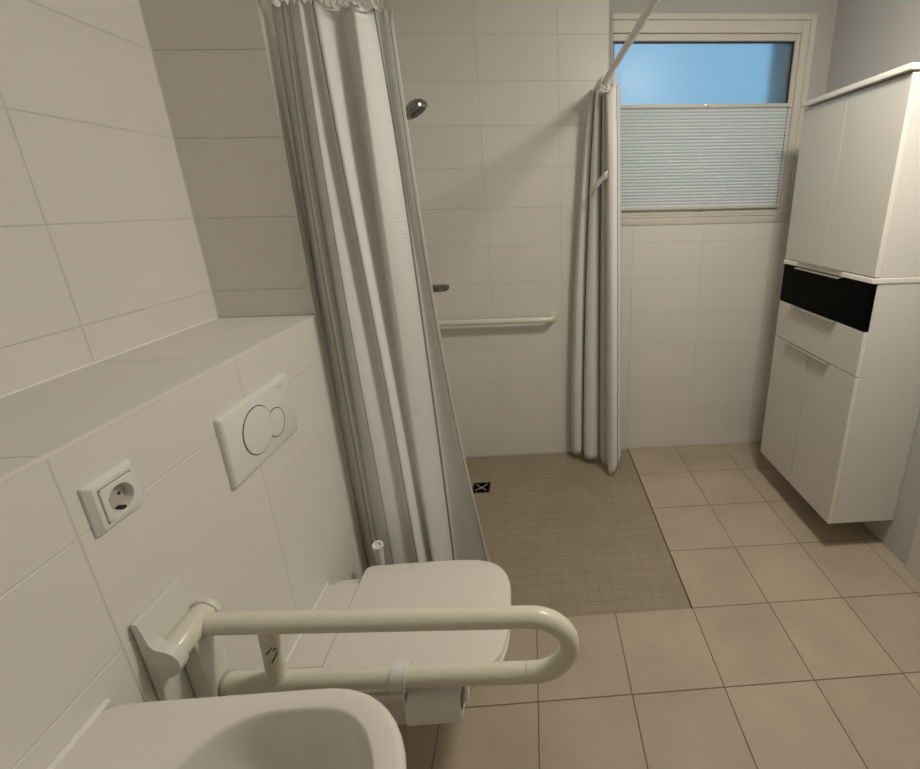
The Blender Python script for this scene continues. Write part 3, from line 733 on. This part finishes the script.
# roll holder clipped on the rail, and the paper roll
xh = 0.368; zc_ = zl_-0.021*(0.612-xh)
bm = B(); pipe_ring(bm, [(0.0190, -0.014), (0.0222, -0.014), (0.0226, -0.012), (0.0226, 0.010), (0.0190, 0.010), (0.0190, -0.014)], (xh, yl(xh), zc_), (1, -0.055, 0), 32); rh = obj('paper_holder', bm, 'white_plastic', RL); rh['label'] = 'white clip-on toilet paper holder'
bm = B(); pipe_ring(bm, [(0.0190, 0.0102), (0.0236, 0.0102), (0.0240, 0.012), (0.0236, 0.0145), (0.0190, 0.0145), (0.0190, 0.0102)], (xh, yl(xh), zc_), (1, -0.055, 0), 32); obj('clip_rim', bm, 'white_plastic', rh)
yr, zr, r_o = 0.634, 0.609, 0.0385
bm = B(); loft(bm, [[(xh+0.004, yl(xh)-0.018, zc_-0.018), (xh+0.004, yl(xh)+0.018, zc_-0.018), (xh+0.004, yr+0.022, zr+0.0), (xh+0.004, yr+0.010, zr-0.014), (xh+0.004, yr-0.010, zr-0.014), (xh+0.004, yr-0.022, zr)],
              [(xh+0.009, yl(xh)-0.018, zc_-0.018), (xh+0.009, yl(xh)+0.018, zc_-0.018), (xh+0.009, yr+0.022, zr), (xh+0.009, yr+0.010, zr-0.014), (xh+0.009, yr-0.010, zr-0.014), (xh+0.009, yr-0.022, zr)]]); obj('arm', bm, 'white_plastic', rh)
bm = B(); cyl(bm, (xh+0.006, yr, zr), (0.484, yr, zr), 0.0105, 16); obj('spindle', bm, 'white_plastic', rh)
bm = B(); cyl(bm, (0.482, yr, zr+0.012), (0.488, yr, zr+0.012), 0.020, 28, 0.002); obj('end_stop', bm, 'white_plastic', rh)
bm = B(); xa, xb = 0.379, 0.4755
pipe_ring(bm, [(0.021, xa), (r_o-0.001, xa), (r_o, xa+0.001), (r_o, xb-0.001), (r_o-0.001, xb), (0.021, xb), (0.021, xa)], (0, yr, zr), (1, 0, 0), 56)
pr_ = tag(obj('toilet_paper_roll', bm, 'paper', origin=(0.43, yr, zr)), 'white toilet paper roll hanging below the support rail', 'paper roll')
bm = B(); pipe_ring(bm, [(0.0192, xa-0.0004), (0.0208, xa-0.0004), (0.0208, xb+0.0004), (0.0192, xb+0.0004), (0.0192, xa-0.0004)], (0, yr, zr), (1, 0, 0), 40); obj('core_tube', bm, 'cardboard', pr_)

# ------------------------------------------------------------------ washbasin
wb = thing('washbasin', 'white ceramic washbasin on the service wall in front of the rail', 'washbasin', (0, 0.21, 0.66))
ZB = 0.826; YN, YF, XF = -0.085, 0.511, 0.457
def bas(x1, y0, y1, r, z, x0=0.0, n=12, rb=0.004):
    pts = []
    for k in range(n+1): a = k/n*PI/2; pts.append((x1-r+r*math.sin(a), y0+r-r*math.cos(a), z))
    for k in range(n+1): a = k/n*PI/2; pts.append((x1-r+r*math.cos(a), y1-r+r*math.sin(a), z))
    for k in range(4): a = k/3*PI/2; pts.append((x0+rb-rb*math.sin(a), y1-rb+rb*math.cos(a), z))
    for k in range(4): a = k/3*PI/2; pts.append((x0+rb-rb*math.cos(a), y0+rb-rb*math.sin(a), z))
    return pts
def resample(pts, n, c):
    """points of the closed outline at n equal angles about c"""
    out = []; P2 = [(p[0]-c[0], p[1]-c[1]) for p in pts]; z = pts[0][2]
    for k in range(n):
        a = 2*PI*k/n; dx, dy = math.cos(a), math.sin(a); best = None
        for i in range(len(P2)):
            (x1, y1), (x2, y2) = P2[i], P2[(i+1) % len(P2)]
            den = dx*(y2-y1)-dy*(x2-x1)
            if abs(den) < 1e-12: continue
            t = (x1*(y2-y1)-y1*(x2-x1))/den; s = (x1*dy-y1*dx)/den
            if t > 0 and -1e-6 <= s <= 1+1e-6 and (best is None or t > best): best = t
        out.append((c[0]+dx*best, c[1]+dy*best, z))
    return out
bc = (0.283, 0.21); NB = 96
def sup(hx, hy, n, z, cx=bc[0], cy=bc[1]):
    out = []
    for k in range(NB):
        a = 2*PI*k/NB; c, s = math.cos(a), math.sin(a)
        r = (abs(c/hx)**n+abs(s/hy)**n)**(-1/n); out.append((cx+c*r, cy+s*r, z))
    return out
rs = lambda *a: resample(bas(*a), NB, bc)
loops = [sup(0.12, 0.17, 2.4, ZB-0.175), sup(0.15, 0.225, 2.6, ZB-0.13), rs(XF-0.035, YN+0.03, YF-0.03, 0.12, ZB-0.07), rs(XF-0.006, YN+0.006, YF-0.006, 0.138, ZB-0.035),
         rs(XF, YN, YF, 0.14, ZB-0.018), rs(XF-0.001, YN+0.001, YF-0.001, 0.14, ZB-0.007), rs(XF-0.005, YN+0.005, YF-0.005, 0.138, ZB-0.001), rs(XF-0.010, YN+0.010, YF-0.010, 0.136, ZB)]
inner = [(0.154, 0.272, 3.0, 0.0), (0.1525, 0.2705, 3.0, -0.0006), (0.151, 0.269, 3.0, -0.002), (0.1495, 0.267, 3.0, -0.006), (0.148, 0.265, 3.0, -0.02), (0.144, 0.258, 2.9, -0.055), (0.126, 0.232, 2.7, -0.095), (0.095, 0.18, 2.4, -0.11), (0.06, 0.11, 2.2, -0.122), (0.022, 0.022, 2.0, -0.127)]
loops += [sup(a, b_, n, ZB+z) for a, b_, n, z in inner]
bm = B(); loft(bm, loops); obj('basin_body', bm, 'porcelain', wb, sharp=1.2)
bm = B(); pipe_ring(bm, [(0.0, 0.0015), (0.018, 0.001), (0.0215, -0.001)], (bc[0], bc[1], ZB-0.126), (0, 0, 1), 24); obj('drain_cap', bm, 'metal', wb)
bm = B(); tube(bm, [(0.002, YN+0.01, ZB), (0.002, YF, ZB)], 0.005, 8); obj('sealant_bead', bm, 'silicone', wb)
bm = B(); cyl(bm, (bc[0]-0.02, bc[1], ZB-0.17), (bc[0]-0.02, bc[1], 0.45), 0.02, 16); tube(bm, [(bc[0]-0.02, bc[1], 0.48), (0.0, bc[1], 0.48)], 0.016, 16); obj('waste_pipe', bm, 'white_plastic', wb)
